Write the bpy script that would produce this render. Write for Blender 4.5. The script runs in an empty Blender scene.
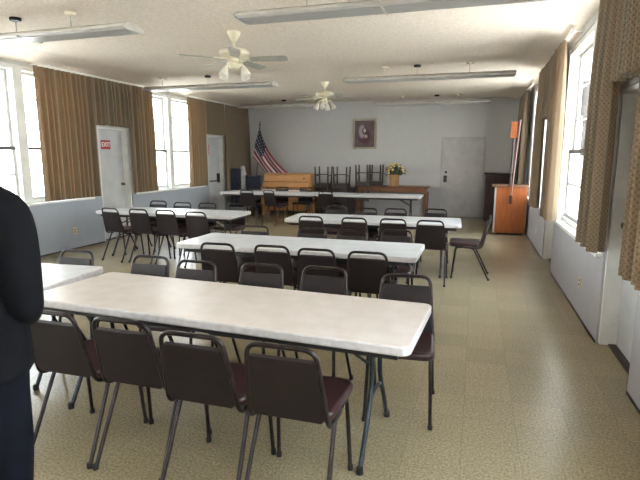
import bpy, bmesh, math, random
from mathutils import Vector, Matrix
random.seed(7)
S = bpy.context.scene
C = S.collection
PI = math.pi
V = Vector

# ------------------------------------------------------------------ helpers
def lin(r, g, b):
    f = lambda c: (c / 255 / 12.92) if c / 255 <= 0.04045 else ((c / 255 + 0.055) / 1.055) ** 2.4
    return (f(r), f(g), f(b), 1.0)

class MB:
    """collects shapes into one bmesh"""
    def __init__(self):
        self.bm = bmesh.new()
    def box(self, lo, hi, mat=None):
        lo, hi = V(lo), V(hi)
        vs = [self.bm.verts.new(((hi if i & 1 else lo).x, (hi if i & 2 else lo).y, (hi if i & 4 else lo).z)) for i in range(8)]
        if mat is not None:
            for v in vs: v.co = mat @ v.co
        for f in ((0, 2, 3, 1), (4, 5, 7, 6), (0, 1, 5, 4), (2, 6, 7, 3), (0, 4, 6, 2), (1, 3, 7, 5)):
            self.bm.faces.new([vs[i] for i in f])
        return self
    def prism(self, poly, a, b, axis='z', mat=None):
        """poly: ccw (u,v) outline; extruded between a and b on axis"""
        def mk(u, v, w):
            p = {'z': V((u, v, w)), 'y': V((u, w, v)), 'x': V((w, u, v))}[axis]
            return mat @ p if mat is not None else p
        lo = [self.bm.verts.new(mk(u, v, a)) for u, v in poly]
        hi = [self.bm.verts.new(mk(u, v, b)) for u, v in poly]
        n = len(poly)
        self.bm.faces.new(list(reversed(lo))); self.bm.faces.new(hi)
        for i in range(n):
            j = (i + 1) % n
            self.bm.faces.new([lo[i], lo[j], hi[j], hi[i]])
        return self
    def tube(self, pts, r, seg=10, caps=True, rs=None):
        pts = [V(p) for p in pts]
        n = len(pts)
        t0 = (pts[1] - pts[0]).normalized()
        up = V((0, 0, 1)) if abs(t0.z) < 0.9 else V((1, 0, 0))
        nrm = t0.cross(up).normalized()
        rings = []
        for i, p in enumerate(pts):
            if i == 0: t = pts[1] - pts[0]
            elif i == n - 1: t = pts[-1] - pts[-2]
            else: t = (pts[i + 1] - p).normalized() + (p - pts[i - 1]).normalized()
            t.normalize()
            nrm = (nrm - t * nrm.dot(t)).normalized()
            bn = t.cross(nrm)
            rr = rs[i] if rs else r
            rings.append([self.bm.verts.new(p + (nrm * math.cos(2 * PI * k / seg) + bn * math.sin(2 * PI * k / seg)) * rr) for k in range(seg)])
        for a, b in zip(rings, rings[1:]):
            for k in range(seg):
                self.bm.faces.new([a[k], a[(k + 1) % seg], b[(k + 1) % seg], b[k]])
        if caps:
            self.bm.faces.new(list(reversed(rings[0]))); self.bm.faces.new(rings[-1])
        return self
    def lathe(self, prof, seg=20, mat=None, at=(0, 0, 0)):
        """prof: list of (radius, z) bottom to top"""
        at = V(at); rings = []
        for r, z in prof:
            ring = []
            for k in range(seg):
                p = V((r * math.cos(2 * PI * k / seg), r * math.sin(2 * PI * k / seg), z))
                if mat is not None: p = mat @ p
                ring.append(self.bm.verts.new(p + at))
            rings.append(ring)
        for a, b in zip(rings, rings[1:]):
            for k in range(seg):
                self.bm.faces.new([a[k], a[(k + 1) % seg], b[(k + 1) % seg], b[k]])
        if prof[0][0] > 1e-5: self.bm.faces.new(list(reversed(rings[0])))
        if prof[-1][0] > 1e-5: self.bm.faces.new(rings[-1])
        return self
    def ball(self, c, r, sx=1, sy=1, sz=1, seg=14):
        m = Matrix.Translation(c) @ Matrix.Diagonal((r * sx, r * sy, r * sz, 1))
        bmesh.ops.create_uvsphere(self.bm, u_segments=seg, v_segments=max(6, seg * 2 // 3), radius=1, matrix=m)
        return self
    def build(self, name, mat, parent=None, bevel=0, smooth=True, seg=2, angle=40):
        me = bpy.data.meshes.new(name)
        bmesh.ops.remove_doubles(self.bm, verts=self.bm.verts, dist=1e-6)
        bmesh.ops.recalc_face_normals(self.bm, faces=self.bm.faces)
        self.bm.to_mesh(me); self.bm.free()
        if smooth:
            me.shade_smooth(); me.set_sharp_from_angle(angle=math.radians(angle))
        o = bpy.data.objects.new(name, me); C.objects.link(o)
        for m in (mat if isinstance(mat, list) else [mat]): me.materials.append(m)
        if parent is not None: o.parent = parent
        if bevel:
            b = o.modifiers.new('bevel', 'BEVEL'); b.width = bevel; b.segments = seg; b.limit_method = 'ANGLE'; b.angle_limit = math.radians(35)
            b.harden_normals = False
        return o

def rrect(w, h, r, cx=0, cy=0, n=6):
    out = []
    for (sx, sy, a0) in ((1, -1, -90), (1, 1, 0), (-1, 1, 90), (-1, -1, 180)):
        for k in range(n + 1):
            a = math.radians(a0 + 90 * k / n)
            out.append((cx + sx * (w / 2 - r) + r * math.cos(a), cy + sy * (h / 2 - r) + r * math.sin(a)))
    return out

def fillet(pts, rad, n=6):
    pts = [V(p) for p in pts]; out = [pts[0]]
    for i in range(1, len(pts) - 1):
        p, a, b = pts[i], (pts[i - 1] - pts[i]), (pts[i + 1] - pts[i])
        r = rad[i] if isinstance(rad, (list, tuple)) else rad
        r = min(r, a.length * .49, b.length * .49)
        p0, p1 = p + a.normalized() * r, p + b.normalized() * r
        for k in range(n + 1):
            t = k / n
            out.append((p0 * (1 - t) + p * t) * (1 - t) + (p * (1 - t) + p1 * t) * t)
    out.append(pts[-1])
    return out

def tag(o, label=None, cat=None, group=None, kind=None):
    if label: o['label'] = label
    if cat: o['category'] = cat
    if group: o['group'] = group
    if kind: o['kind'] = kind
    return o

def thing(name, loc, rz=0, label=None, cat=None, group=None):
    o = bpy.data.objects.new(name, None); C.objects.link(o)
    o.location = loc; o.rotation_euler = (0, 0, rz); o.empty_display_size = .1
    return tag(o, label, cat, group)

KIDS = {}
def kids(o):
    return [c for c in bpy.data.objects if c.parent is o]
def copy_tree(o, parent=None):
    if o.name not in KIDS: KIDS[o.name] = kids(o)
    c = o.copy(); C.objects.link(c)
    if parent is not None: c.parent = parent
    for ch in KIDS[o.name]: copy_tree(ch, c)
    return c

# ---------------------------------------------------------------- materials
def mat(name, col, rough=.5, metal=0., spec=.5, **kw):
    m = bpy.data.materials.new(name); m.use_nodes = True
    b = m.node_tree.nodes['Principled BSDF']
    b.inputs['Base Color'].default_value = col
    b.inputs['Roughness'].default_value = rough
    b.inputs['Metallic'].default_value = metal
    b.inputs['Specular IOR Level'].default_value = spec
    for k, v in kw.items(): b.inputs[k].default_value = v
    return m
def N(m, t, **kw):
    n = m.node_tree.nodes.new(t)
    for k, v in kw.items():
        if k in ('i',):
            for a, b in v.items(): n.inputs[a].default_value = b
        else: setattr(n, k, v)
    return n
def L(m, a, ao, b, bi): m.node_tree.links.new(a.outputs[ao], b.inputs[bi])
def noisy(m, col1, col2, scale=20, detail=3, bump=0, bscale=None, lo=.35, hi=.65, bdist=.002, coord='Object', stretch=(1, 1, 1)):
    """procedural two-tone variation and optional bump"""
    b = m.node_tree.nodes['Principled BSDF']
    tc = N(m, 'ShaderNodeTexCoord'); mp = N(m, 'ShaderNodeMapping'); mp.inputs['Scale'].default_value = stretch
    L(m, tc, coord, mp, 'Vector')
    n = N(m, 'ShaderNodeTexNoise', i={'Scale': scale, 'Detail': detail}); L(m, mp, 'Vector', n, 'Vector')
    r = N(m, 'ShaderNodeValToRGB'); r.color_ramp.elements[0].position = lo; r.color_ramp.elements[1].position = hi
    r.color_ramp.elements[0].color = col1; r.color_ramp.elements[1].color = col2
    L(m, n, 'Fac', r, 'Fac'); L(m, r, 'Color', b, 'Base Color')
    if bump:
        n2 = N(m, 'ShaderNodeTexNoise', i={'Scale': bscale or scale, 'Detail': 2}); L(m, mp, 'Vector', n2, 'Vector')
        bp = N(m, 'ShaderNodeBump', i={'Strength': bump, 'Distance': bdist}); L(m, n2, 'Fac', bp, 'Height'); L(m, bp, 'Normal', b, 'Normal')
    return m

# floor: olive-beige vinyl tiles with chips
M_floor = mat('floor_tile', lin(150, 142, 108), .25, spec=.45)
def floor_nodes(m):
    b = m.node_tree.nodes['Principled BSDF']
    tc = N(m, 'ShaderNodeTexCoord')
    br = N(m, 'ShaderNodeTexBrick', offset=0.0, squash=1.0)
    for k, v in {'Scale': 1.0, 'Mortar Size': .0012, 'Mortar Smooth': .3, 'Bias': 0., 'Brick Width': .305, 'Row Height': .305}.items(): br.inputs[k].default_value = v
    br.inputs['Color1'].default_value = lin(155, 143, 115); br.inputs['Color2'].default_value = lin(146, 135, 108); br.inputs['Mortar'].default_value = lin(122, 111, 90)
    L(m, tc, 'Object', br, 'Vector')
    n1 = N(m, 'ShaderNodeTexNoise', i={'Scale': 75., 'Detail': 4., 'Roughness': .7}); L(m, tc, 'Object', n1, 'Vector')
    r1 = N(m, 'ShaderNodeValToRGB'); r1.color_ramp.elements[0].position = .36; r1.color_ramp.elements[1].position = .66
    r1.color_ramp.elements[0].color = (.6, .58, .55, 1); r1.color_ramp.elements[1].color = (1.24, 1.22, 1.18, 1); L(m, n1, 'Fac', r1, 'Fac')
    mx = N(m, 'ShaderNodeMixRGB', blend_type='MULTIPLY', i={'Fac': 1.}); L(m, br, 'Color', mx, 'Color1'); L(m, r1, 'Color', mx, 'Color2')
    n2 = N(m, 'ShaderNodeTexNoise', i={'Scale': .9, 'Detail': 3.}); L(m, tc, 'Object', n2, 'Vector')
    m2 = N(m, 'ShaderNodeMixRGB', blend_type='MULTIPLY', i={'Fac': 1.}); L(m, mx, 'Color', m2, 'Color1'); m2.inputs['Color2'].default_value = (1, 1, 1, 1)
    L(m, m2, 'Color', b, 'Base Color')
    b.inputs['Roughness'].default_value = .27
    n3 = N(m, 'ShaderNodeTexNoise', i={'Scale': 9., 'Detail': 2.}); L(m, tc, 'Object', n3, 'Vector')
    bp = N(m, 'ShaderNodeBump', i={'Strength': .05, 'Distance': .002}); L(m, n3, 'Fac', bp, 'Height'); L(m, bp, 'Normal', b, 'Normal')
floor_nodes(M_floor)

M_ceil = noisy(mat('popcorn_ceiling', lin(205, 196, 178), .95, spec=.1), lin(214, 201, 186), lin(234, 223, 209), scale=38, detail=3, bump=.5, bscale=42, bdist=.008, lo=.3, hi=.7)

def wall_paint(name, up, low, zsplit):
    m = mat(name, up, .7, spec=.25); b = m.node_tree.nodes['Principled BSDF']
    g = N(m, 'ShaderNodeNewGeometry'); s = N(m, 'ShaderNodeSeparateXYZ'); L(m, g, 'Position', s, 'Vector')
    c = N(m, 'ShaderNodeMath', operation='GREATER_THAN'); c.inputs[1].default_value = zsplit; L(m, s, 'Z', c, 0)
    n = N(m, 'ShaderNodeTexNoise', i={'Scale': 6., 'Detail': 4.}); L(m, g, 'Position', n, 'Vector')
    mx = N(m, 'ShaderNodeMixRGB', i={'Color1': low, 'Color2': up}); L(m, c, 'Value', mx, 'Fac')
    r = N(m, 'ShaderNodeMapRange', i={'To Min': .94, 'To Max': 1.05}); L(m, n, 'Fac', r, 'Value')
    h = N(m, 'ShaderNodeVectorMath', operation='SCALE'); L(m, mx, 'Color', h, 0); L(m, r, 'Result', h, 'Scale'); L(m, h, 'Vector', b, 'Base Color')
    return m
M_wall_side = wall_paint('side_wall_paint', lin(206, 203, 199), lin(174, 174, 179), .865)
M_wall_left = wall_paint('left_wall_paint', lin(206, 204, 200), lin(166, 173, 183), .865)
M_wall_back = wall_paint('back_wall_paint', lin(186, 185, 182), lin(168, 166, 165), .79)
M_white = noisy(mat('white_paint', lin(226, 226, 222), .5), lin(220, 220, 216), lin(232, 232, 228), scale=5)
M_door = noisy(mat('door_paint', lin(190, 192, 194), .5), lin(184, 186, 188), lin(196, 198, 199), scale=4)
M_doorback = noisy(mat('back_door_paint', lin(190, 189, 182), .55), lin(166, 163, 160), lin(178, 175, 171), scale=4)
M_sash = noisy(mat('sash_paint', lin(196, 196, 194), .5), lin(190, 190, 188), lin(202, 202, 200), scale=6)
M_dsash = noisy(mat('meeting_rail', lin(95, 92, 90), .5), lin(85, 82, 80), lin(105, 102, 100), scale=6)
M_base = mat('threshold_metal', lin(58, 50, 44), .5, .4)

def glass_mat():
    m = bpy.data.materials.new('window_glass'); m.use_nodes = True; nt = m.node_tree; nt.nodes.clear()
    o = N(m, 'ShaderNodeOutputMaterial'); t = N(m, 'ShaderNodeBsdfTransparent'); g = N(m, 'ShaderNodeBsdfGlossy', i={'Roughness': .02})
    t.inputs['Color'].default_value = (.93, .95, .95, 1)
    f0 = N(m, 'ShaderNodeLayerWeight', i={'Blend': .5}); f1 = N(m, 'ShaderNodeMath', operation='POWER'); f1.inputs[1].default_value = 5.; L(m, f0, 'Facing', f1, 0)
    f = N(m, 'ShaderNodeMath', operation='MULTIPLY_ADD'); f.inputs[1].default_value = .35; f.inputs[2].default_value = .03; L(m, f1, 'Value', f, 0); mx = N(m, 'ShaderNodeMixShader')
    L(m, f, 'Value', mx, 'Fac'); L(m, t, 'BSDF', mx, 1); L(m, g, 'BSDF', mx, 2); L(m, mx, 'Shader', o, 'Surface')
    return m
M_glass = glass_mat()

def cloth_curtain(name, dark, light, glow, tf):
    m = bpy.data.materials.new(name); m.use_nodes = True; nt = m.node_tree
    b = nt.nodes['Principled BSDF']; out = nt.nodes['Material Output']
    uv = N(m, 'ShaderNodeUVMap'); uv.uv_map = 'UVMap'
    s = N(m, 'ShaderNodeSeparateXYZ'); L(m, uv, 'UV', s, 'Vector')
    def math_(op, a, bq=None):
        n = N(m, 'ShaderNodeMath', operation=op)
        if op == 'MULTIPLY_ADD': n.inputs[2].default_value = 1 - bq
        for k, q in enumerate((a, bq)):
            if q is None: continue
            if isinstance(q, (int, float)): n.inputs[k].default_value = q
            else: nt.links.new(q, n.inputs[k])
        return n.outputs[0]
    # diamond lattice woven into the cloth
    fu = math_('MULTIPLY', s.outputs['X'], 95.); fv = math_('MULTIPLY', s.outputs['Y'], 78.)
    a = math_('ABSOLUTE', math_('SINE', math_('ADD', fu, fv))); c = math_('ABSOLUTE', math_('SINE', math_('SUBTRACT', fu, fv)))
    lat = math_('MINIMUM', a, c)
    n = N(m, 'ShaderNodeTexNoise', i={'Scale': 90., 'Detail': 3.}); L(m, uv, 'UV', n, 'Vector')
    tot = math_('ADD', math_('MULTIPLY', lat, .3), math_('MULTIPLY', n.outputs['Fac'], .8))
    r = N(m, 'ShaderNodeValToRGB'); r.color_ramp.elements[0].position = .3; r.color_ramp.elements[1].position = .75
    r.color_ramp.elements[0].color = light; r.color_ramp.elements[1].color = dark
    nt.links.new(tot, r.inputs['Fac'])
    # coloured warp bands running down the cloth
    wv = N(m, 'ShaderNodeTexNoise', noise_dimensions='1D', i={'Scale': 3.2, 'Detail': 1.}); nt.links.new(s.outputs['X'], wv.inputs['W'])
    r2 = N(m, 'ShaderNodeValToRGB'); r2.color_ramp.elements[0].position = .42; r2.color_ramp.elements[1].position = .62
    r2.color_ramp.elements[0].color = (1, 1, 1, 1); r2.color_ramp.elements[1].color = (1.1, .93, .84, 1)
    L(m, wv, 'Fac', r2, 'Fac')
    mx = N(m, 'ShaderNodeMixRGB', blend_type='MULTIPLY', i={'Fac': .8}); L(m, r, 'Color', mx, 'Color1'); L(m, r2, 'Color', mx, 'Color2')
    L(m, mx, 'Color', b, 'Base Color'); b.inputs['Roughness'].default_value = .85; b.inputs['Specular IOR Level'].default_value = .15
    tr = N(m, 'ShaderNodeBsdfTranslucent'); tr.inputs['Color'].default_value = glow
    ms = N(m, 'ShaderNodeMixShader', i={'Fac': tf}); L(m, b, 'BSDF', ms, 1); L(m, tr, 'BSDF', ms, 2); L(m, ms, 'Shader', out, 'Surface')
    return m
M_curt = cloth_curtain('curtain_cloth', lin(95, 87, 74), lin(139, 129, 111), lin(204, 142, 78), .032)

M_tube = noisy(mat('chair_tube', lin(60, 52, 49), .33, .7), lin(44, 38, 37), lin(58, 51, 50), scale=30)
M_cap = mat('rubber_cap', lin(28, 27, 27), .7)
M_vinyl = noisy(mat('maroon_vinyl', lin(58, 34, 35), .33), lin(42, 23, 25), lin(52, 30, 32), scale=14, bump=.1, bscale=250, bdist=.0008)
M_backv = noisy(mat('brown_back', lin(30, 22, 23), .5, spec=.35), lin(27, 20, 21), lin(33, 25, 26), scale=14, bump=.1, bscale=250, bdist=.0008)
M_topA = noisy(mat('beige_laminate', lin(206, 192, 164), .36), lin(197, 188, 180), lin(206, 198, 192), scale=9, detail=6)
M_topB = noisy(mat('white_laminate', lin(205, 206, 203), .33), lin(200, 203, 206), lin(212, 215, 218), scale=7, detail=6)
M_edge = noisy(mat('table_edge', lin(192, 189, 188), .4), lin(184, 180, 178), lin(200, 197, 196), scale=25)
M_tleg = noisy(mat('table_leg_metal', lin(54, 60, 64), .4, .6), lin(46, 52, 56), lin(62, 68, 72), scale=30)
M_apron = mat('table_apron', lin(38, 36, 36), .6)
M_cream = noisy(mat('cream_enamel', lin(226, 218, 190), .35), lin(220, 211, 182), lin(232, 225, 200), scale=12)
M_blade = noisy(mat('fan_blade', lin(214, 208, 190), .45), lin(158, 156, 146), lin(172, 170, 160), scale=10)
M_shade = mat('frosted_shade', lin(240, 236, 224), .3, **{'Transmission Weight': .35, 'IOR': 1.3})
M_fix = noisy(mat('fixture_enamel', lin(204, 202, 196), .45), lin(186, 182, 175), lin(200, 196, 189), scale=8)
M_lens = noisy(mat('prismatic_lens', lin(200, 202, 200), .3), lin(158, 157, 153), lin(174, 173, 168), scale=160, bump=.3, bscale=160, bdist=.001)
M_rodw = mat('white_track', lin(236, 234, 226), .4)
M_brass = mat('dull_brass', lin(110, 92, 60), .4, .8)
M_dkmetal = mat('dark_hardware', lin(52, 48, 44), .45, .6)
M_outlet = mat('ivory_plastic', lin(222, 200, 160), .4)
def wood(name, c1, c2, sc=5, rough=.4, st=(1, 1, 8)):
    return noisy(mat(name, c1, rough), c1, c2, scale=sc, detail=6, stretch=st, lo=.3, hi=.7)
M_oak = wood('honey_wood', lin(176, 122, 66), lin(202, 150, 90), 4, .4, (1, 6, 8))
M_orange = wood('orange_veneer', lin(128, 66, 28), lin(152, 84, 38), 4, .32, (7, 7, .8))
M_walnut = wood('walnut', lin(92, 58, 38), lin(122, 80, 52), 5, .4, (1, 8, 8))
M_dkwood = wood('dark_wood', lin(44, 28, 24), lin(64, 40, 32), 5, .4, (6, 6, 1))
M_pole = wood('mahogany', lin(84, 50, 42), lin(108, 68, 58), 6, .4, (8, 8, 1))
M_black = noisy(mat('black_cloth', lin(20, 20, 22), .8), lin(16, 16, 18), lin(26, 26, 28), scale=30)
M_navy = noisy(mat('navy_cloth', lin(24, 30, 46), .8), lin(18, 23, 38), lin(32, 39, 56), scale=20)
M_stone = noisy(mat('plaster', lin(206, 206, 202), .6), lin(192, 192, 190), lin(216, 216, 212), scale=18)
M_dkchair = wood('dark_chair_wood', lin(38, 30, 28), lin(56, 44, 40), 6, .45, (5, 5, 1))

# ------------------------------------------------------------- room geometry
XL, XR, YB, YF, ZC = -6.68, 1.08, 14.0, -3.2, 3.12
LDOOR, LWIN, RDOOR, RWIN = [12.2, 8.21, 4.2, .2], [10.1, 6.14, 2.1, -1.75], [12.1, 8.1, 4.235, .35], [10.1, 6.12, 2.2, -1.5]
LDW, LWW, RDW, RWW = .88, 2.7, .98, 2.6
WZ0, WZ1, DZ = .87, 2.97, 2.15
TH = .34

def struct(o, cat=None):
    o['kind'] = 'structure'; return o

struct(MB().box((XL - TH, YF - .2, -.1), (XR + TH, YB + .2, 0)).build('floor', M_floor, smooth=False))
struct(MB().box((XL - TH, YF - .2, ZC), (XR + TH, YB + .2, ZC + .15)).build('ceiling', M_ceil, smooth=False))
struct(MB().box((XL - TH, YB, 0), (XR + TH, YB + .2, ZC)).build('wall_back', M_wall_back, smooth=False))
struct(MB().box((XL - TH, YF - .2, 0), (XR + TH, YF, ZC)).build('wall_front', M_wall_back, smooth=False))

def side_wall(name, xin, s, doors, dw, wins, ww, zw0):
    """s=-1 left, +1 right; inner face at xin, thickness outward"""
    m = MB()
    op = sorted([(c - dw / 2, c + dw / 2, 0, DZ) for c in doors] + [(c - ww / 2, c + ww / 2, zw0, WZ1) for c in wins])
    a, b = sorted((xin, xin + s * (TH if s < 0 else .17))); y = YF
    for y0, y1, z0, z1 in op:
        m.box((a, y, 0), (b, y0, ZC))
        if z0 > 0: m.box((a, y0, 0), (b, y1, z0))
        m.box((a, y0, z1), (b, y1, ZC)); y = y1
    m.box((a, y, 0), (b, YB, ZC))
    return struct(m.build(name, M_wall_left if s < 0 else M_wall_side, smooth=False))
side_wall('wall_left', XL, -1, LDOOR, LDW, LWIN, LWW, WZ0)
side_wall('wall_right', XR, 1, RDOOR, RDW, RWIN, RWW, .78)

wn = [0]; dn = [0]
def window(xin, s, yc, ww, z0, mo=0.):
    wn[0] += 1
    x = lambda d: xin + s * d            # d = depth outward from the inner wall face
    def bx(m, d0, d1, y0, y1, za, zb):
        a, b = sorted((x(d0), x(d1))); return m.box((a, y0, za), (b, y1, zb))
    y0, y1, z1 = yc - ww / 2, yc + ww / 2, WZ1
    d0, d1 = (.02, .2) if s < 0 else (.03, .17)
    fr = MB()
    for (a, b) in ((y0, y0 + .07), (yc + mo - .085, yc + mo + .085), (y1 - .07, y1)): bx(fr, d0 - .03, d1, a, b, z0 + .008, z1 - .001)
    bx(fr, d0 - .02, d1 - .003, y0 + .002, y1 - .002, z1 - .07, z1 - .002); bx(fr, d0 + .02, d1 - .003, y0 + .002, y1 - .002, z0 + .0075, z0 + .05)
    root = struct(fr.build('window_%d' % wn[0], M_white, bevel=.004))
    sl = MB(); bx(sl, -.05, d1, y0 - .04, y1 + .04, z0 - .032, z0 + .006); sl.build('sill', M_white, root, bevel=.005)
    zm = z0 + (z1 - z0) * .41
    for (a, b) in ((y0 + .07, yc + mo - .085), (yc + mo + .085, y1 - .07)):
        for up in (0, 1):
            za, zb = (zm - .02, z1 - .07) if up else (z0 + .05, zm + .02)
            e0, e1 = (d0 + .1, d0 + .135) if up else (d0 + .06, d0 + .095)
            f = MB()
            for (ya, yb) in ((a, a + .045), (b - .045, b)): bx(f, e0, e1, ya, yb, za, zb)
            bx(f, e0, e1, a + .045, b - .045, za, za + .045); bx(f, e0, e1, a + .045, b - .045, zb - .045, zb)
            nr = 3 if up else 2
            for k in range(1, nr):
                zz = za + (zb - za) * k / nr; bx(f, e0 + .004, e1 - .004, a + .045, b - .045, zz - .012, zz + .012)
            sh = f.build('sash', M_sash, root, smooth=False)
            g = MB(); em = (e0 + e1) / 2; bx(g, em - .002, em + .002, a + .04, b - .04, za + .04, zb - .04); g.build('pane', M_glass, sh, smooth=False)
        r = MB(); bx(r, d0 + .05, d0 + .1, a + .002, b - .002, zm - .022, zm + .026); r.build('meeting_rail', M_dsash, root, smooth=False)
    return root
for c in LWIN: window(XL, -1, c, LWW, WZ0)
for c in RWIN: window(XR, 1, c, RWW, .78, -.24)

def side_door(xin, s, yc, w, kind):
    dn[0] += 1
    x = lambda d: xin + s * d
    def bx(m, d0, d1, y0, y1, za, zb):
        a, b = sorted((x(d0), x(d1))); return m.box((a, y0, za), (b, y1, zb))
    dd = .15
    leaf = MB(); bx(leaf, dd, dd + .045, yc - w / 2 + .04, yc + w / 2 - .04, .015, DZ - .04)
    root = struct(leaf.build('door_%d' % dn[0], M_door, bevel=.003))
    fr = MB(); e = .001
    bx(fr, .02, dd + .1, yc - w / 2 + e, yc - w / 2 + .04, 0.001, DZ - e); bx(fr, .02, dd + .1, yc + w / 2 - .04, yc + w / 2 - e, 0.001, DZ - e)
    bx(fr, .02, dd + .1, yc - w / 2 + .04, yc + w / 2 - .04, DZ - .04, DZ - e)
    fr.build('door_frame', M_white, root, smooth=False)
    th = MB(); bx(th, .09, dd + .1, yc - w / 2 + .04, yc + w / 2 - .04, 0.001, .014); th.build('threshold', M_base, root, smooth=False)
    kx = x(dd)
    if kind == 'knob':
        k = MB(); rot = Matrix.Rotation(-s * PI / 2, 4, 'Y')
        k.lathe([(.03, 0), (.03, .006), (.012, .01), (.012, .035), (.028, .045), (.03, .06), (.02, .07), (0, .072)], 18, rot, (kx, yc + w / 2 - .12, 1.06))
        k.build('knob', M_brass, root)
    elif kind == 'bar':
        k = MB(); bx(k, dd - .035, dd, yc - w / 2 + .09, yc + w / 2 - .08, .93, .965); bx(k, dd - .06, dd, yc + w / 2 - .2, yc + w / 2 - .12, .9, 1.15)
        k.build('push_bar', M_dkmetal, root, bevel=.006)
    return root
for i, c in enumerate(LDOOR): side_door(XL, -1, c, LDW, 'bar' if i == 0 else 'knob')
for c in RDOOR: side_door(XR, 1, c, RDW, 'knob')

# back wall door
dn[0] += 1
bd = struct(MB().box((-.865, YB - .03, .012), (.135, YB - .001, 2.07)).build('door_%d' % dn[0], M_doorback, bevel=.003))
f = MB().box((-.92, YB - .045, 0), (-.872, YB - .001, 2.12)).box((.142, YB - .045, 0), (.19, YB - .001, 2.12)).box((-.92, YB - .045, 2.075), (.19, YB - .001, 2.12))
f.build('door_frame', M_doorback, bd, bevel=.004)
k = MB().box((-.83, YB - .042, .93), (-.74, YB - .031, 1.11))
k.lathe([(.03, 0), (.03, .02), (.015, .03), (.03, .05), (.03, .065), (0, .07)], 16, Matrix.Rotation(PI / 2, 4, 'X'), (-.785, YB - .042, 1.0)); k.build('door_knob', M_dkmetal, bd)
MB().lathe([(.035, 0), (.035, .014), (0, .016)], 16, Matrix.Rotation(PI / 2, 4, 'X'), (-.77, YB - .031, 1.2)).build('deadbolt', M_dkmetal, bd)

# chair rail and baseboards
struct(MB().box((XL, YB - .016, .775), (-.93, YB - .001, .8)).box((.2, YB - .016, .775), (XR, YB - .001, .8)).build('trim_1', M_wall_back, smooth=False))
struct(MB().box((XL, YB - .012, 0), (-.93, YB - .001, .07)).box((.2, YB - .012, 0), (XR, YB - .001, .07)).build('baseboard_back', M_wall_back, smooth=False))
def segs(doors, dw):
    y = YF; out = []
    for c in sorted(doors): out.append((y, c - dw / 2)); y = c + dw / 2
    out.append((y, YB)); return out
def side_trim(name, xin, s, doors, dw, z0, z1, t, m):
    b = MB()
    for y0, y1 in segs(doors, dw):
        a, c = sorted((xin - s * .001, xin - s * t)); b.box((a, y0 + .002, z0), (c, y1 - .014, z1))
    return struct(b.build(name, m, smooth=False))
side_trim('baseboard_left', XL, -1, LDOOR, LDW, .0, .02, .012, M_base)
side_trim('baseboard_right', XR, 1, RDOOR, RDW, .0, .012, .01, M_base)
struct(MB().prism([(XL, ZC - .095), (XL + .6, ZC - .001), (XL, ZC - .001)], YF, YB, 'y').build('trim_2', M_ceil, smooth=False))
struct(MB().prism([(XR - .45, ZC - .001), (XR, ZC - .075), (XR, ZC - .001)], YF, YB, 'y').build('trim_3', M_ceil, smooth=False))

# ------------------------------------------------------------------- outside
M_pave = noisy(mat('outside_paving', lin(214, 210, 202), .9, spec=.1), lin(205, 201, 193), lin(222, 218, 210), scale=1.2)
struct(MB().box((-60, -50, -.5), (60, 60, -.3)).build('ground', M_pave, smooth=False))
M_brick = mat('brown_siding', lin(28, 20, 16), .9, spec=.0)
noisy(M_brick, lin(24, 17, 14), lin(32, 23, 19), scale=3, stretch=(1, 1, 12))
M_roofo = noisy(mat('roof_shingle', lin(120, 96, 84), .9), lin(50, 40, 34), lin(66, 54, 46), scale=8)
M_pale = noisy(mat('pale_stucco', lin(226, 222, 214), .9), lin(220, 216, 208), lin(232, 228, 220), scale=3)
nb = thing('neighbor_building', (6.2, 22, -.3), 0, 'dark brown building outside, seen through the near right window', 'building')
MB().box((-4.7, -4, 0), (6, 4, 1.95)).build('wall', M_pale, nb, smooth=False)
MB().box((-4.75, -4.1, 1.95), (6, 4, 4.2)).build('upper_wall', M_brick, nb, smooth=False)
MB().prism([(-4.4, 4.2), (4.3, 4.2), (0, 4.9)], -4.7, 6.3, 'x').build('roof', M_roofo, nb, smooth=False)

# ------------------------------------------------------------------ curtains
def curtain(x, s, y0, y1, z0, z1, label, group, name='curtain', amp=.058, wl=.118, seed=0, flare=0.):
    """pleated cloth hanging parallel to a side wall; s=+1 faces into +x"""
    rnd = random.Random(seed)
    n = max(24, int((y1 - y0) / wl * 14)); nz = 10
    ph = [0]
    for i in range(n): ph.append(ph[-1] + 2 * PI * (y1 - y0) / n / wl * (1.25 if int(ph[-1] / (2 * PI)) % 3 else .8) * rnd.uniform(.9, 1.1))
    a2 = [rnd.uniform(.75, 1.25) for _ in range(int(ph[-1] / (2 * PI)) + 3)]
    bm = bmesh.new(); uvl = bm.loops.layers.uv.new('UVMap'); grid = []; arc = [0]
    for j in range(nz + 1):
        t = j / nz; row = []
        for i in range(n + 1):
            y = y0 + (y1 - y0) * i / n
            k = a2[int(ph[i] / (2 * PI))]
            q = math.copysign(abs(math.sin(ph[i])) ** .8, math.sin(ph[i])); d = amp * k * q * (.55 + .45 * min(1, t * 3)) * (1 + .2 * t)
            yy = y + flare * t * (y - (y0 + y1) / 2) + .012 * t * math.sin(ph[i] * .5 + 1)
            row.append(bm.verts.new((x + s * d, yy, z1 - (z1 - z0) * t + .006 * math.sin(ph[i]) * t)))
        grid.append(row)
    for i in range(n):
        arc.append(arc[-1] + (grid[5][i + 1].co - grid[5][i].co).length)
    for j in range(nz):
        for i in range(n):
            f = bm.faces.new([grid[j][i], grid[j][i + 1], grid[j + 1][i + 1], grid[j + 1][i]])
            for lp, (ii, jj) in zip(f.loops, ((i, j), (i + 1, j), (i + 1, j + 1), (i, j + 1))):
                lp[uvl].uv = (arc[ii], grid[jj][ii].co.z)
    me = bpy.data.meshes.new(name); bm.to_mesh(me); bm.free(); me.shade_smooth()
    o = bpy.data.objects.new(name, me); C.objects.link(o); me.materials.append(M_curt)
    return tag(o, label, 'curtain', group)
LX, RX = XL + .13, XR - .13
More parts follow.
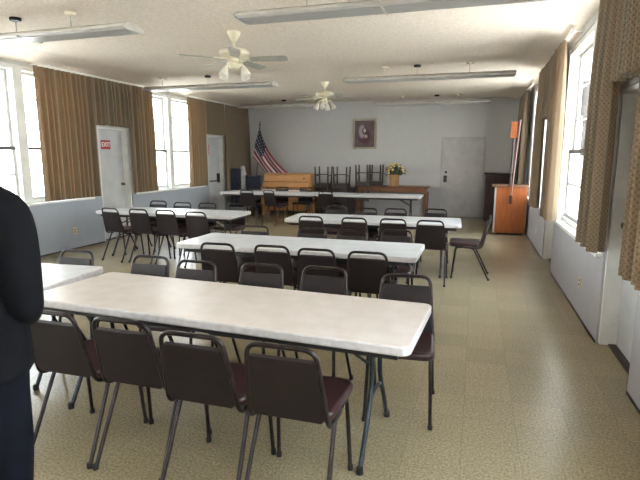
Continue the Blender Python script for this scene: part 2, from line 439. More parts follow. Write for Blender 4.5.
GL, GR = 'pleated curtains on the left wall', 'pleated curtains on the right wall'
curtain(LX, 1, 6.32, 7.50, .89, 2.985, 'wide tan pleated curtain hanging between the first left window and the EXIT sign door', GL, seed=1)
curtain(LX, 1, 7.52, 8.53, 2.17, 2.985, 'short tan curtain valance over the door with the EXIT sign', GL, 'valance', seed=2, amp=.045)
curtain(LX, 1, 8.54, 9.32, .885, 2.985, 'tan pleated curtain between the EXIT sign door and the double window', GL, seed=3)
curtain(LX, 1, 10.62, 11.36, .88, 2.985, 'tan pleated curtain between the left double window and the far left door', GL, seed=4)
curtain(LX, 1, 11.38, 12.42, 2.17, 2.985, 'short tan curtain valance over the far left door with the push bar', GL, 'valance', seed=5, amp=.045)
curtain(LX, 1, 12.5, 13.9, .5, 2.985, 'dark tan pleated curtain in the far left corner behind the statue', GL, seed=6)
curtain(RX, -1, 2.5, 3.5, .88, 2.992, 'patterned curtain hanging at the right edge of the photo, nearer than the recessed door', GR, seed=11)
curtain(RX, -1, 3.52, 4.33, 2.15, 2.992, 'short patterned curtain valance above the nearest recessed door', GR, 'valance', seed=12, amp=.045)
curtain(RX, -1, 4.36, 4.98, .86, 2.992, 'patterned curtain between the nearest recessed door and the near right window', GR, seed=13, amp=.055)
curtain(RX, -1, 6.88, 7.5, .8, 2.992, 'patterned curtain on the far side of the near right window', GR, seed=14, amp=.055)
curtain(RX, -1, 7.52, 8.58, 2.17, 2.992, 'short patterned curtain valance over the second recess of the right wall', GR, 'valance', seed=15, amp=.045)
curtain(RX, -1, 8.6, 9.4, .8, 2.992, 'patterned curtain just beyond the second recess of the right wall', GR, seed=16, amp=.055)
curtain(RX, -1, 11.62, 12.45, .8, 2.992, 'patterned curtain hanging just beyond the orange wooden cabinet', GR, seed=17, amp=.055)
curtain(RX, -1, 12.62, 13.28, .8, 2.992, 'patterned curtain in the far right corner of the hall', GR, seed=18, amp=.055)
def rod(xw, s, y0, y1, label, group):
    t = thing('curtain_track', (xw, (y0 + y1) / 2, 3.0), 0, label, 'curtain track', group)
    h = (y1 - y0) / 2
    MB().box((min(s * .09, s * .12), -h, -.004), (max(s * .09, s * .12), h, .024)).build('track', M_rodw, t, bevel=.003)
    for yy in (-h + .06, 0, h - .06):
        MB().box((min(0, s * .09), yy - .012, .0), (max(0, s * .09), yy + .012, .02)).build('bracket', M_rodw, t)
rod(XL + .001, 1, 6.34, 9.44, 'white curtain track above the EXIT sign door', 'curtain tracks')
rod(XL + .001, 1, 10.7, 13.94, 'white curtain track above the far left door', 'curtain tracks')
rod(XR - .001, -1, 2.4, 5.16, 'white curtain track above the nearest recessed door', 'curtain tracks')
rod(XR - .001, -1, 6.46, 9.44, 'white curtain track above the second recess on the right', 'curtain tracks')
rod(XR - .001, -1, 10.7, 13.9, 'white curtain track in the far right corner', 'curtain tracks')

# -------------------------------------------------------------------- chairs
def make_chair():
    t = thing('stacking_chair', (0, 0, 0))
    bf = MB(); hw, tw = .19, .156
    path = fillet([(-hw, -.03, .424), (-hw, -.205, .424), (-tw, -.30, .825), (tw, -.30, .825), (hw, -.205, .424), (hw, -.03, .424)], [0, .06, .06, .06, .06, 0], 7)
    bf.tube(path, .0118, 10).build('back_frame', M_tube, t)
    # padded back panel lying in the frame's plane
    a, b = V((0, -.205, .424)), V((0, -.30, .825)); d = (b - a).normalized(); nrm = V((0, d.z, -d.y))
    ln = (b - a).length
    bm = MB(); rows = []
    z0, z1 = .035, ln - .06
    wid = lambda s_: hw + (tw - hw) * s_ / ln - .008
    out = [(-wid(z0) + .02, z0), (wid(z0) - .02, z0), (wid(z0), z0 + .03), (wid(z1), z1 - .006), (wid(z1) - .006, z1), (-wid(z1) + .006, z1), (-wid(z1), z1 - .006), (-wid(z0), z0 + .03)]
    mt = Matrix(((1, 0, 0, 0), (0, nrm.y, d.y, a.y), (0, nrm.z, d.z, a.z), (0, 0, 0, 1)))
    bm.prism([(u, v) for u, v in out], -.010, .018, 'y', mt)
    bm.build('backrest', M_backv, t, bevel=.007, seg=3)
    st = MB()
    o = []
    for (cx, cy, r, a0) in ((.145, -.135, .05, -90), (.15, .15, .06, 0), (-.15, .15, .06, 90), (-.145, -.135, .05, 180)):
        for k_ in range(7):
            q = math.radians(a0 + 15 * k_); o.append((cx + r * math.cos(q), cy + r * math.sin(q)))
    st.prism(o, .437, .487)
    st.build('seat', M_vinyl, t, bevel=.019, seg=4)
    for s in (-1, 1):
        for (fx, fy, kx, ky) in ((.2, .165, .186, .125), (.2, -.31, .186, -.10)):
            lg = MB().tube(fillet([(s * fx, fy, .004), (s * kx, ky, .424), (s * .186, .02 if fy > 0 else .01, .424)], .05, 6), .0115, 10).build('leg', M_tube, t)
            MB().lathe([(.015, 0), (.015, .022), (.0125, .03)], 10, None, (s * fx, fy, 0)).build('foot_cap', M_cap, lg)
    return t
proto = make_chair(); used = [False]
def chair(x, y, rz, label, group):
    if not used[0]: c = proto; used[0] = True
    else: c = copy_tree(proto)
    c.location = (x, y, 0); c.rotation_euler = (0, 0, rz)
    return tag(c, label, 'chair', group)
BO = .30   # top of the back lies this far behind the seat centre
def near(x, ytop, label, group, rz=0.): chair(x + BO * -math.sin(rz), ytop + BO * math.cos(rz), rz, label, group)
def far(x, ytop, label, group, rz=0.): chair(x + BO * math.sin(rz), ytop - BO * math.cos(rz), PI + rz, label, group)
g = 'chairs on the near side of the beige front table'
near(-2.06, 1.94, 'brown chair beside the person in navy, at the near side of the beige front table', g)
near(-1.622, 1.94, 'brown chair second from the person, at the near side of the beige front table', g)
near(-1.187, 1.87, 'brown chair with maroon seat, third from the person along the beige front table', g, .0)
near(-.75, 1.86, 'brown chair with maroon seat nearest the camera, by the beige table right legs', g, .0)
g = 'chairs on the far side of the beige front table'
far(-2.44, 3.34, 'brown chair facing the camera at the left end of the beige front table, far side', g)
far(-1.99, 3.28, 'brown chair facing the camera, second from left behind the beige front table', g)
far(-1.47, 3.32, 'brown chair facing the camera, third from left behind the beige front table', g)
far(-1.0, 3.36, 'brown chair facing the camera, fourth from left behind the beige front table', g)
far(-.41, 3.30, 'brown chair facing the camera at the right corner of the beige front table', g, .05)
g = 'chairs on the near side of the white middle table'
near(-2.23, 4.02, 'dark brown chair at the left end of the white middle table, near side', g, .04)
near(-1.71, 4.06, 'dark brown chair second from left on the near side of the white middle table', g)
near(-1.28, 4.02, 'dark brown chair third from left on the near side of the white middle table', g)
near(-.83, 4.02, 'dark brown chair at the right end of the white middle table, near side', g)
g = 'chairs on the far side of the white middle table'
far(-2.38, 5.2, 'chair facing the camera at the left end of the white middle table, tan rim showing', g)
far(-1.69, 5.2, 'chair facing the camera second from left behind the white middle table', g)
far(-1.24, 5.2, 'chair facing the camera third from left behind the white middle table', g)
far(-.78, 5.35, 'chair facing the camera at the right end of the white middle table, far side', g)
g = 'chairs on the near side of the white third table'
near(-2.07, 6.27, 'dark brown chair at the left end of the third white table, near side', g)
near(-1.48, 6.28, 'dark brown chair second from left on the near side of the third white table', g)
near(-.98, 6.32, 'dark brown chair third from left on the near side of the third white table', g)
near(-.51, 6.30, 'dark brown chair with its back to the camera, right end of third white table', g)
g = 'chairs on the far side of the white third table'
far(-2.10, 7.73, 'chair facing the camera at the left end of the third white table, far side', g)
far(-1.58, 7.55, 'chair facing the camera second from left behind the third white table', g)
far(-1.14, 7.6, 'chair facing the camera third from left behind the third white table', g)
far(-.55, 7.74, 'chair facing the camera at the far right end of the third white table', g)
chair(-.085, 6.99, PI / 2, 'brown chair in side view at the right head of the third white table', 'end chair of the third table')
g = 'chairs on the near side of the left white table'
near(-5.33, 6.33, 'brown chair at the left end of the white table beside the EXIT sign door', g, -.12)
near(-4.82, 6.33, 'brown chair second from left, near side of the white table by left windows', g, -.05)
near(-4.35, 6.33, 'brown chair third from left, near side of the white table by left windows', g, -.04)
near(-3.80, 6.26, 'brown chair at the right end, near side of the white table by left windows', g, -.03)
g = 'chairs on the far side of the left white table'
far(-5.37, 7.65, 'chair under the left double window, first behind the white side table', g)
far(-4.8, 7.52, 'chair under the left double window, second behind the white side table', g)
far(-4.33, 7.54, 'chair third from left on the far side of the white side table', g)
far(-3.84, 7.65, 'chair at the right end on the far side of the white side table', g)
far(-3.18, 3.36, 'chair with pale rim behind the pale table that the person stands by', 'chair behind the left front table')
g = 'chairs at the long table by the back wall'
near(-5.12, 10.72, 'brown chair left of the chair with shiny legs, at the long back table', g)
near(-4.62, 10.85, 'angled brown chair with shiny legs at the long back table before the piano', g, -.35)
near(-3.24, 10.9, 'lone brown chair at the long back table, below the upturned chairs', g)
far(-5.555, 12.18, 'chair facing the camera behind the long back table, in front of the navy armchair', g)
far(-4.75, 12.08, 'chair facing the camera behind the long back table, centred before the wooden piano', g)
far(-4.1, 12.08, 'chair facing the camera behind the long back table, at the right end of the piano', g)

# -------------------------------------------------------------------- tables
def make_table(topmat, edgemat, inset=.25):
    t = thing('folding_table', (0, 0, 0))
    LN, W = 2.44, .76     # origin at the near right corner; the table runs to -x and +y
    tp = MB().prism(rrect(LN, W, .055, -LN / 2, W / 2), .69, .74).build('tabletop', [topmat, edgemat], t, bevel=.01, seg=3)
    for p in tp.data.polygons:
        if abs(p.normal.z) < .5: p.material_index = 1
    ap = MB()
    for (a, b) in (((-LN + .07, .06), (-.07, .085)), ((-LN + .07, W - .085), (-.07, W - .06)), ((-LN + .07, .085), (-LN + .095, W - .085)), ((-.095, .085), (-.07, W - .085))):
        ap.box((a[0], a[1], .648), (b[0], b[1], .69))
    ap.build('apron', M_apron, t, smooth=False)
    for e in (0, 1):
        lx = -inset if e == 0 else -LN + .25; dx = -1 if e == 0 else 1
        for s in (-1, 1):
            lg = MB().tube(fillet([(lx, W / 2 + s * .09, .69), (lx, W / 2 + s * .09, .38), (lx + .003, W / 2 + s * .2, .2), (lx, W / 2 + s * .31, .006)], .09, 6), .014, 10).build('leg', M_tleg, t)
            MB().lathe([(.019, 0), (.019, .03), (.015, .04)], 10, None, (lx, W / 2 + s * .31, 0)).build('foot_cap', M_cap, lg)
            MB().tube(fillet([(lx + dx * .012, W / 2 + s * .085, .5), (lx + dx * .3, W / 2 + s * .07, .66), (lx + dx * .52, W / 2 + s * .07, .688)], .05), .008, 8).build('brace', M_tleg, t)
        MB().tube(fillet([(lx, W / 2 - .17, .24), (lx, W / 2 - .1, .33), (lx, W / 2 + .1, .33), (lx, W / 2 + .17, .24)], .08), .01, 8).tube([(lx, W / 2 - .09, .52), (lx, W / 2 + .09, .52)], .009, 8).build('crossbar', M_tleg, t)
    return t
gt = 'long folding tables set out in the hall'
t1 = make_table(M_topA, M_edge); t1.location = (-.25, 2.22, 0); t1.rotation_euler.z = -.0553
tag(t1, 'beige topped folding table nearest the camera', 'table', gt)
t2 = make_table(M_topB, M_edge); t2.location = (-.46, 4.34, 0); t2.rotation_euler.z = -.008
tag(t2, 'white topped folding table in the middle, second behind the beige one', 'table', gt)
def table(x, y, rz, label):
    o = copy_tree(t2); o.location = (x, y, 0); o.rotation_euler.z = rz; tag(o, label, 'table', gt)
table(-.14, 6.69, .0445, 'white topped folding table third from the camera, in front of the back door')
table(-3.43, 6.62, .0, 'white topped folding table by the left double window')
t5 = make_table(M_topB, M_edge, .12); t5.location = (-2.742, 2.49, 0); t5.rotation_euler.z = .08
tag(t5, 'pale folding table at the left edge beside the person in navy', 'table', gt)
table(-3.62, 11.14, 0, 'long white folding table at the back, in front of the piano')
table(-1.14, 11.17, 0, 'white folding table at the back, in front of the wooden sideboard')

# ------------------------------------------------------- ceiling light fixtures
def fixture(x0, x1, y, zb, rods, label):
    ln = x1 - x0
    t = thing('ceiling_fixture', ((x0 + x1) / 2, y, zb), 0, label, 'ceiling light', 'hanging fluorescent fixtures')
    h = ln / 2
    prof = [(-.165, .012), (-.12, 0), (.12, 0), (.165, .012), (.165, .03), (.06, .075), (-.06, .075), (-.165, .03)]
    MB().prism(prof, -h + .012, h - .012, 'x').build('housing', M_fix, t, smooth=False)
    for s in (-1, 1):
        MB().prism([(u * 1.03, v * 1.05 - .002) for u, v in prof], s * h - .012, s * h + .004, 'x').build('end_cap', M_fix, t, smooth=False)
    for s in (-1, 1):
        a, b = sorted((s * .012, s * (h - .016))); MB().box((a, -.118, -.006), (b, .118, .002)).build('lens', M_lens, t, bevel=.003)
    MB().box((-.01, -.168, -.004), (.01, .168, .03)).build('joint_strip', M_fix, t, smooth=False)
    for i, rx in enumerate(rods):
        rx = rx - (x0 + x1) / 2
        r = MB().tube([(rx, 0, .07), (rx, 0, ZC - zb - .02)], .006, 8).build('hanger_rod', M_fix, t)
        MB().lathe([(.055, ZC - zb - .035), (.06, ZC - zb - .02), (.06, ZC - zb - .0005)], 16, None, (rx, 0, 0)).build('rod_canopy', M_cream if i != 1 else M_dkmetal, r)  # second canopy coloured dark to stand in for a thin shadow
fixture(-2.2, .52, 4.6, 2.88, (-1.55, -.85, -.15), 'hanging fluorescent fixture nearest the camera on the right half of the ceiling')
fixture(-6.14, -3.42, 4.6, 2.88, (-5.35, -4.95, -4.2), 'hanging fluorescent fixture at the upper left corner, nearest the left windows')
fixture(-2.25, .52, 8.8, 2.885, (-1.56, -1.02, -.18), 'hanging fluorescent fixture between the near right one and the back wall')
fixture(-6.3, -3.58, 8.8, 2.885, (-5.95, -4.95, -4.2), 'hanging fluorescent fixture behind the nearer ceiling fan')
fixture(-6.38, -3.7, 13.08, 2.93, (-5.57, -5.07, -4.2), 'farthest hanging fluorescent fixture above the flag')
fixture(-2.53, .24, 13.08, 2.9, (-1.86, -1.02, -.49), 'farthest hanging fluorescent fixture above the back door')

# ---------------------------------------------------------------- ceiling fans
def make_fan():
    t = thing('ceiling_fan', (0, 0, ZC))
    MB().lathe([(.022, -.115), (.032, -.11), (.078, -.03), (.085, 0)], 24).build('canopy', M_cream, t)
    MB().tube([(0, 0, -.22), (0, 0, -.12)], .014, 10).build('downrod', M_cream, t)
    MB().lathe([(.05, -.32), (.13, -.31), (.185, -.27), (.19, -.235), (.15, -.205), (.05, -.19)], 28).build('motor_housing', M_cream, t)
    MB().lathe([(.0, -.44), (.05, -.435), (.075, -.40), (.075, -.37), (.05, -.345), (.05, -.31)], 20).build('light_kit', M_cream, t)
    for k in range(5):
        a = math.radians(9 + 72 * k); R_ = Matrix.Rotation(a, 4, 'Z') @ Matrix.Translation((0, 0, -.325)) @ Matrix.Rotation(math.radians(-14), 4, 'X')
        pl = [(.2, -.055), (.62, -.07), (.665, -.055), (.675, 0), (.665, .055), (.62, .07), (.2, .055)]
        bl = MB().prism(pl, -.004, .004, 'z', R_).build('blade', M_blade, t)
        MB().prism([(.1, -.02), (.17, -.015), (.27, -.045), (.27, .045), (.17, .015), (.1, .02)], .004, .012, 'z', R_).build('blade_bracket', M_cream, bl)
    for k in range(4):
        a = math.radians(72 + 90 * k); d = V((math.cos(a), math.sin(a), 0))
        MB().tube(fillet([d * .05 + V((0, 0, -.38)), d * .12 + V((0, 0, -.375)), d * .145 + V((0, 0, -.43))], .03), .012, 8).build('lamp_arm', M_cream, t)
        m = Matrix.Rotation(a, 4, 'Z') @ Matrix.Rotation(math.radians(-28), 4, 'Y')
        MB().lathe([(.052, -.135), (.056, -.118), (.047, -.075), (.03, -.03), (.018, 0)], 18, m, d * .14 + V((0, 0, -.42))).build('lamp_shade', M_shade, t)
    return t
fan = make_fan(); fan.location = (-2.93, 5.88, ZC); tag(fan, 'cream ceiling fan with four glass shades, nearer the camera', 'ceiling fan', 'ceiling fans')
fan2 = copy_tree(fan); fan2.location = (-3.05, 10.2, ZC); fan2.rotation_euler.z = .3; tag(fan2, 'cream ceiling fan farther away, near the back wall', 'ceiling fan', 'ceiling fans')

# -------------------------------------------------------------- wall fittings
def plate(name, x, y, z, s, label, cat, sy=.036, sz=.058, m=M_outlet):
    t = thing(name, (x, y, z), 0, label, cat)
    MB().box((min(0, s * .008), -sy, -sz), (max(0, s * .008), sy, sz)).build('cover_plate', m, t, bevel=.002)
    for dz in (-.022, .022):
        MB().box((min(s * .008, s * .011), -.014, dz - .013), (max(s * .008, s * .011), .014, dz + .013)).build('socket', M_dkmetal if s < 0 else M_brass, t, bevel=.003)
plate('wall_outlet', XL + .001, 7.03, .32, 1, 'ivory wall outlet below the wide tan curtain on the left wall', 'outlet')
plate('wall_outlet', XR - .001, 5.57, .34, -1, 'ivory wall outlet below the near right window', 'outlet')
plate('wall_outlet', XR - .001, 9.6, .33, -1, 'small wall outlet low on the right wall past the second recess', 'outlet', m=M_white)
M_red = mat('sign_red', lin(168, 34, 40), .5); M_signw = mat('sign_white', lin(236, 230, 228), .5)
def text_mesh(txt, name, size, m, parent, loc, rot):
    cu = bpy.data.curves.new(name, 'FONT'); cu.body = txt; cu.size = size; cu.align_x = 'CENTER'; cu.align_y = 'CENTER'; cu.extrude = .001; cu.offset = .0022
    to = bpy.data.objects.new(name, cu); C.objects.link(to); bpy.context.view_layer.update()
    me = bpy.data.meshes.new_from_object(to.evaluated_get(bpy.context.evaluated_depsgraph_get())); bpy.data.objects.remove(to)
    me.materials.clear(); me.materials.append(m); o = bpy.data.objects.new(name, me); C.objects.link(o); o.parent = parent; o.location = loc; o.rotation_euler = rot
    return o
sx = XL - .15 + .001
ex = thing('exit_sign', (sx, 8.13, 1.83), 0, 'red EXIT sign with white letters on the left door', 'sign')
MB().box((0, -.125, -.085), (.006, .125, .085)).build('sign_plate', M_red, ex, smooth=False)
text_mesh('EXIT', 'lettering', .118, M_signw, ex, (.007, 0, 0), (PI / 2, 0, PI / 2))
e2 = thing('door_sign', (sx, 11.98, 1.78), 0, 'small red bordered sign on the far left door', 'sign')
MB().box((0, -.08, -.12), (.006, .08, .12)).build('sign_plate', M_red, e2, smooth=False)
MB().box((.006, -.045, -.085), (.008, .045, .085)).build('sign_face', M_signw, e2, smooth=False)

# picture on the back wall
pic = thing('framed_picture', (-3.02, YB, 2.235), 0, 'framed dim portrait hanging on the back wall', 'picture')
M_frame = wood('grey_gilt_frame', lin(150, 140, 122), lin(172, 162, 144), 8, .5, (1, 1, 1))
M_pic = mat('portrait_print', lin(80, 56, 58), .5)
def pic_nodes(m):
    b = m.node_tree.nodes['Principled BSDF']; tc = N(m, 'ShaderNodeTexCoord'); prev = None
    n = N(m, 'ShaderNodeTexNoise', i={'Scale': 7., 'Detail': 3.}); L(m, tc, 'Object', n, 'Vector')
    r = N(m, 'ShaderNodeValToRGB'); r.color_ramp.elements[0].color = lin(62, 46, 46); r.color_ramp.elements[1].color = lin(112, 92, 90); L(m, n, 'Fac', r, 'Fac'); prev = (r, 'Color')
    for (cx, cz, sx_, sz_, col) in ((0, -.08, .19, .22, lin(74, 34, 50)), (-.07, .06, .10, .19, lin(150, 138, 146)), (.0, .08, .075, .1, lin(44, 28, 32)), (.0, .09, .045, .06, lin(196, 160, 146)), (.04, -.07, .05, .05, lin(178, 140, 130))):
        mp = N(m, 'ShaderNodeMapping'); mp.inputs['Location'].default_value = (-cx / sx_, 0, -cz / sz_); mp.inputs['Scale'].default_value = (1 / sx_, 0, 1 / sz_)
        L(m, tc, 'Object', mp, 'Vector'); ln = N(m, 'ShaderNodeVectorMath', operation='LENGTH'); L(m, mp, 'Vector', ln, 0)
        mr = N(m, 'ShaderNodeMapRange', i={'From Min': .75, 'From Max': 1.1, 'To Min': 1., 'To Max': 0.}); L(m, ln, 'Value', mr, 'Value')
        mx = N(m, 'ShaderNodeMixRGB'); L(m, mr, 'Result', mx, 'Fac'); L(m, prev[0], prev[1], mx, 'Color1'); mx.inputs['Color2'].default_value = col; prev = (mx, 'Color')
    L(m, prev[0], prev[1], b, 'Base Color')
pic_nodes(M_pic)
fw, fh = .335, .415
fr = MB()
for lo, hi in (((-fw, -.05, -fh), (-fw + .055, -.001, fh)), ((fw - .055, -.05, -fh), (fw, -.001, fh)), ((-fw + .055, -.05, -fh), (fw - .055, -.001, -fh + .055)), ((-fw + .055, -.05, fh - .055), (fw - .055, -.001, fh))): fr.box(lo, hi)
fr.build('frame', M_frame, pic, bevel=.006)
MB().box((-fw + .05, -.025, -fh + .05), (fw - .05, -.015, fh - .05)).build('print', M_pic, pic, smooth=False)

# ------------------------------------------------------------------ flag
M_flag = mat('flag_cloth', lin(150, 40, 50), .8)
def flag_nodes(m):
    nt = m.node_tree; b = nt.nodes['Principled BSDF']; uv = N(m, 'ShaderNodeUVMap'); uv.uv_map = 'UVMap'
    s = N(m, 'ShaderNodeSeparateXYZ'); L(m, uv, 'UV', s, 'Vector')
    def mt(op, a, bq=None):
        n = N(m, 'ShaderNodeMath', operation=op)
        if op == 'MULTIPLY_ADD': n.inputs[2].default_value = 1 - bq
        for k, q in enumerate((a, bq)):
            if q is None: continue
            if isinstance(q, (int, float)): n.inputs[k].default_value = q
            else: nt.links.new(q, n.inputs[k])
        return n.outputs[0]
    u, v = s.outputs['X'], mt('MULTIPLY_ADD', s.outputs['Y'], .8)
    st = mt('LESS_THAN', mt('MODULO', mt('FLOOR', mt('MULTIPLY', v, 12.999)), 2.), .5)
    mx = N(m, 'ShaderNodeMixRGB', i={'Color1': lin(196, 188, 190), 'Color2': lin(132, 24, 40)}); nt.links.new(st, mx.inputs['Fac'])
    can = mt('MULTIPLY', mt('LESS_THAN', u, .4), mt('GREATER_THAN', v, 6 / 13))
    fu = mt('SUBTRACT', mt('FRACT', mt('MULTIPLY', u, 15.)), .5); fv = mt('SUBTRACT', mt('FRACT', mt('MULTIPLY', mt('SUBTRACT', v, 6 / 13), 9.3)), .5)
    d = mt('ADD', mt('MULTIPLY', fu, fu), mt('MULTIPLY', fv, fv)); star = mt('LESS_THAN', d, .07)
    mc = N(m, 'ShaderNodeMixRGB', i={'Color1': lin(22, 26, 48), 'Color2': lin(150, 150, 162)}); nt.links.new(star, mc.inputs['Fac'])
    m3 = N(m, 'ShaderNodeMixRGB'); nt.links.new(can, m3.inputs['Fac']); L(m, mx, 'Color', m3, 'Color1'); L(m, mc, 'Color', m3, 'Color2'); L(m, m3, 'Color', b, 'Base Color')
flag_nodes(M_flag)
FY = 13.62
fl = thing('flag_on_pole', (-6.02, FY, 0), 0, 'stars and stripes flag drooping from a pole behind the piano', 'flag')
K = (FY + 0.0) / 13.3
def fp(x, z, dy=0): return V((x * K + 6.02, dy, 1.615 + (z - 1.615) * K))
top0, top1 = fp(-5.88, 2.44), fp(-6.1, 1.58)
MB().tube([V((top0.x - .265 * (top0.z) / .86, 0, .06)) if False else V((-.23, 0, .05)), fp(-5.885, 2.47)], .013, 10).build('pole', M_pole, fl)
MB().lathe([(0, 0), (.03, .01), (.034, .03), (.02, .05), (.008, .07), (.02, .09), (.012, .12), (0, .13)], 12, None, fp(-5.885, 2.46)).build('finial', M_brass, fl)
MB().lathe([(.16, 0), (.16, .02), (.06, .05), (.03, .11)], 20, None, (-.23, 0, 0)).build('stand', M_brass, fl)
bm = bmesh.new(); uvl = bm.loops.layers.uv.new('UVMap'); nu, nv = 36, 22; gr = []
def bez(p, t):
    p = list(p)
    while len(p) > 1: p = [a.lerp(b, t) for a, b in zip(p, p[1:])]
    return p[0]
tope = [fp(-5.87, 2.43), fp(-5.79, 2.12), fp(-5.66, 1.75), fp(-5.45, 1.5), fp(-5.0, 1.12)]
bote = [fp(-6.1, 1.60), fp(-5.99, 1.46), fp(-5.85, 1.28), fp(-5.7, 1.1), fp(-5.5, .88)]
for j in range(nv + 1):
    v = j / nv; row = []
    for i in range(nu + 1):
        u = i / nu
        p = bez(bote, u).lerp(bez(tope, u), v)
        if u < .3: p.x -= .02 * math.sin(v * PI) * (1 - u / .3)
        p.y = .05 * math.sin(v * 11 + u * 2.) * (.25 + u * .75) - .05
        row.append(bm.verts.new(p))
    gr.append(row)
for j in range(nv):
    for i in range(nu):
        f = bm.faces.new([gr[j][i], gr[j][i + 1], gr[j + 1][i + 1], gr[j + 1][i]])
        for lp, (a, b) in zip(f.loops, ((i, j), (i + 1, j), (i + 1, j + 1), (i, j + 1))): lp[uvl].uv = (a / nu, b / nv)
me = bpy.data.meshes.new('cloth'); bm.to_mesh(me); bm.free(); me.shade_smooth(); me.materials.append(M_flag)
o = bpy.data.objects.new('cloth', me); C.objects.link(o); o.parent = fl

# ------------------------------------------------------------------ piano
pn = thing('upright_piano', (-4.98, 12.84, 0), .0, 'honey coloured wooden upright piano behind the long back table', 'piano')
MB().box((-.68, .25, .12), (.68, .5, 1.12)).box((-.7, -.02, 0), (-.64, .5, .62)).box((.64, -.02, 0), (.7, .5, .62)).build('case', M_oak, pn, bevel=.006)
MB().box((-.72, .16, 1.12), (.72, .52, 1.15)).build('lid', M_oak, pn, bevel=.006)
MB().box((-.68, .16, .93), (.68, .25, 1.1), Matrix.Translation((0, 0, 0))).build('music_panel', M_oak, pn, bevel=.006)
MB().box((-.68, .1, .78), (.68, .25, .915)).build('fallboard', M_oak, pn, bevel=.008)
MB().box((-.7, -.06, .62), (.7, .25, .68)).box((-.7, -.06, .68), (-.63, .25, .76)).box((.63, -.06, .68), (.7, .25, .76)).build('key_bed', M_oak, pn, bevel=.006)
kb = MB().box((-.62, -.05, .68), (.62, .1, .715)).build('white_keys', M_signw, pn, smooth=False)
bk = MB(); x = -.6
for i in range(51):
    if i % 7 not in (2, 6): bk.box((x + .019, .01, .715), (x + .03, .1, .726))
    x += .0236
bk.build('black_keys', M_black, pn, smooth=False)
MB().lathe([(.025, 0), (.022, .02), (0, .024)], 14, Matrix.Rotation(PI / 2, 4, 'X'), (.5, .16, 1.02)).build('knob', M_walnut, pn)
for xx in (-.06, .06): MB().box((xx - .02, .12, .06), (xx + .02, .25, .075)).build('pedal', M_brass, pn, bevel=.004)

# ------------------------------------------------------------------ statue, stand, dark furniture
stn = thing('pedestal', (-6.32, 13.02, 0), 0, 'pale pedestal under the white statue in the far left corner', 'pedestal')
MB().box((-.14, -.14, 0), (.14, .14, .05)).box((-.14, -.14, .43), (.14, .14, .48)).build('slab', M_stone, stn, bevel=.006)
MB().box((-.11, -.11, .05), (.11, .11, .43)).build('column', M_stone, stn, bevel=.004)
stt = thing('statue', (-6.32, 13.02, .481), 0, 'white robed religious statue on a pedestal in the far left corner', 'statue')
bs = MB().lathe([(.115, 0), (.12, .03), (.10, .05), (.112, .12), (.115, .3), (.12, .45), (.115, .56), (.1, .64), (.06, .69), (.04, .71)], 20)
bs.build('robe', M_stone, stt)
hd = MB().ball((0, -.01, .775), .055, .9, 1, 1.2); hd.build('head', M_stone, stt)
MB().lathe([(.115, .48), (.12, .58), (.088, .68), (.07, .75), (.068, .82), (.04, .86), (0, .87)], 18, Matrix.Translation((0, .012, .0)) @ Matrix.Diagonal((1, .8, 1, 1))).build('veil', M_stone, stt)
MB().tube(fillet([(-.09, -.02, .6), (-.085, -.09, .5), (-.012, -.125, .6)], .04), .024, 8).tube(fillet([(.09, -.02, .6), (.085, -.09, .5), (.012, -.125, .6)], .04), .024, 8).build('praying_arms', M_stone, stt)
fpn = thing('folded_partition', (-6.325, 12.6, 0), .0, 'dark navy upright panel beside the statue in the far left corner', 'partition')
for i in range(3):
    MB().box((-.13, -.06 + i * .05, .06), (.12, -.02 + i * .05, 1.28)).build('panel', M_navy, fpn, bevel=.008)
for xx in (-.1, .09): MB().box((xx - .02, -.14, 0), (xx + .02, .14, .06)).build('foot', M_black, fpn, bevel=.006)
ac = thing('armchair', (-5.945, 12.66, 0), .0, 'dark navy padded armchair left of the piano', 'chair')
MB().prism([(-.19, .42), (.19, .42), (.22, 1.06), (.2, 1.1), (.07, 1.06), (-.07, 1.06), (-.19, 1.12), (-.22, 1.08)], .18, .28, 'y').build('backrest', M_navy, ac, bevel=.03, seg=3)
MB().box((-.17, -.26, .34), (.17, .19, .46)).build('seat', M_navy, ac, bevel=.03, seg=3)
for s in (-1, 1):
    MB().box((s * .205 - .03, -.24, .3), (s * .205 + .03, .2, .66)).build('armrest', M_navy, ac, bevel=.025, seg=3)
    for yy in (-.2, .2): MB().tube([(s * .19, yy, 0), (s * .18, yy, .34)], .02, 8, rs=[.014, .022]).build('leg', M_dkwood, ac)

# ----------------------------------------------------- tables against the back wall
sb = thing('sideboard', (-2.14, 13.62, 0), 0, 'brown wooden sideboard table under the potted flowers', 'sideboard')
MB().box((-.98, -.3, .795), (.98, .3, .83)).build('top', M_walnut, sb, bevel=.006)
MB().box((-.92, -.26, .68), (.92, .26, .795)).build('apron', M_walnut, sb, smooth=False)
for s in (-1, 1):
    for yy in (-.25, .25): MB().box((s * .9 - .045, yy - .035, 0), (s * .9 + .045, yy + .035, .68)).build('leg', M_walnut, sb, bevel=.005)
MB().box((-.25, -.275, .695), (.25, -.26, .78)).build('drawer', M_walnut, sb, bevel=.004)
dt = thing('dark_cabinet', (-3.70, 13.55, 0), 0, 'dark wooden cabinet under the upturned chairs', 'cabinet')
MB().box((-.56, -.32, .74), (.56, .32, .775)).build('top', M_dkwood, dt, bevel=.005)
MB().box((-.53, -.28, .06), (.53, .29, .74)).build('body', M_dkchair, dt, smooth=False)
MB().box((-.5, -.25, 0), (.5, .27, .06)).build('plinth', M_black, dt, smooth=False)
for s in (-1, 1): MB().box((s * .262 - .24, -.295, .1), (s * .262 + .24, -.28, .71)).build('door', M_dkchair, dt, bevel=.004)
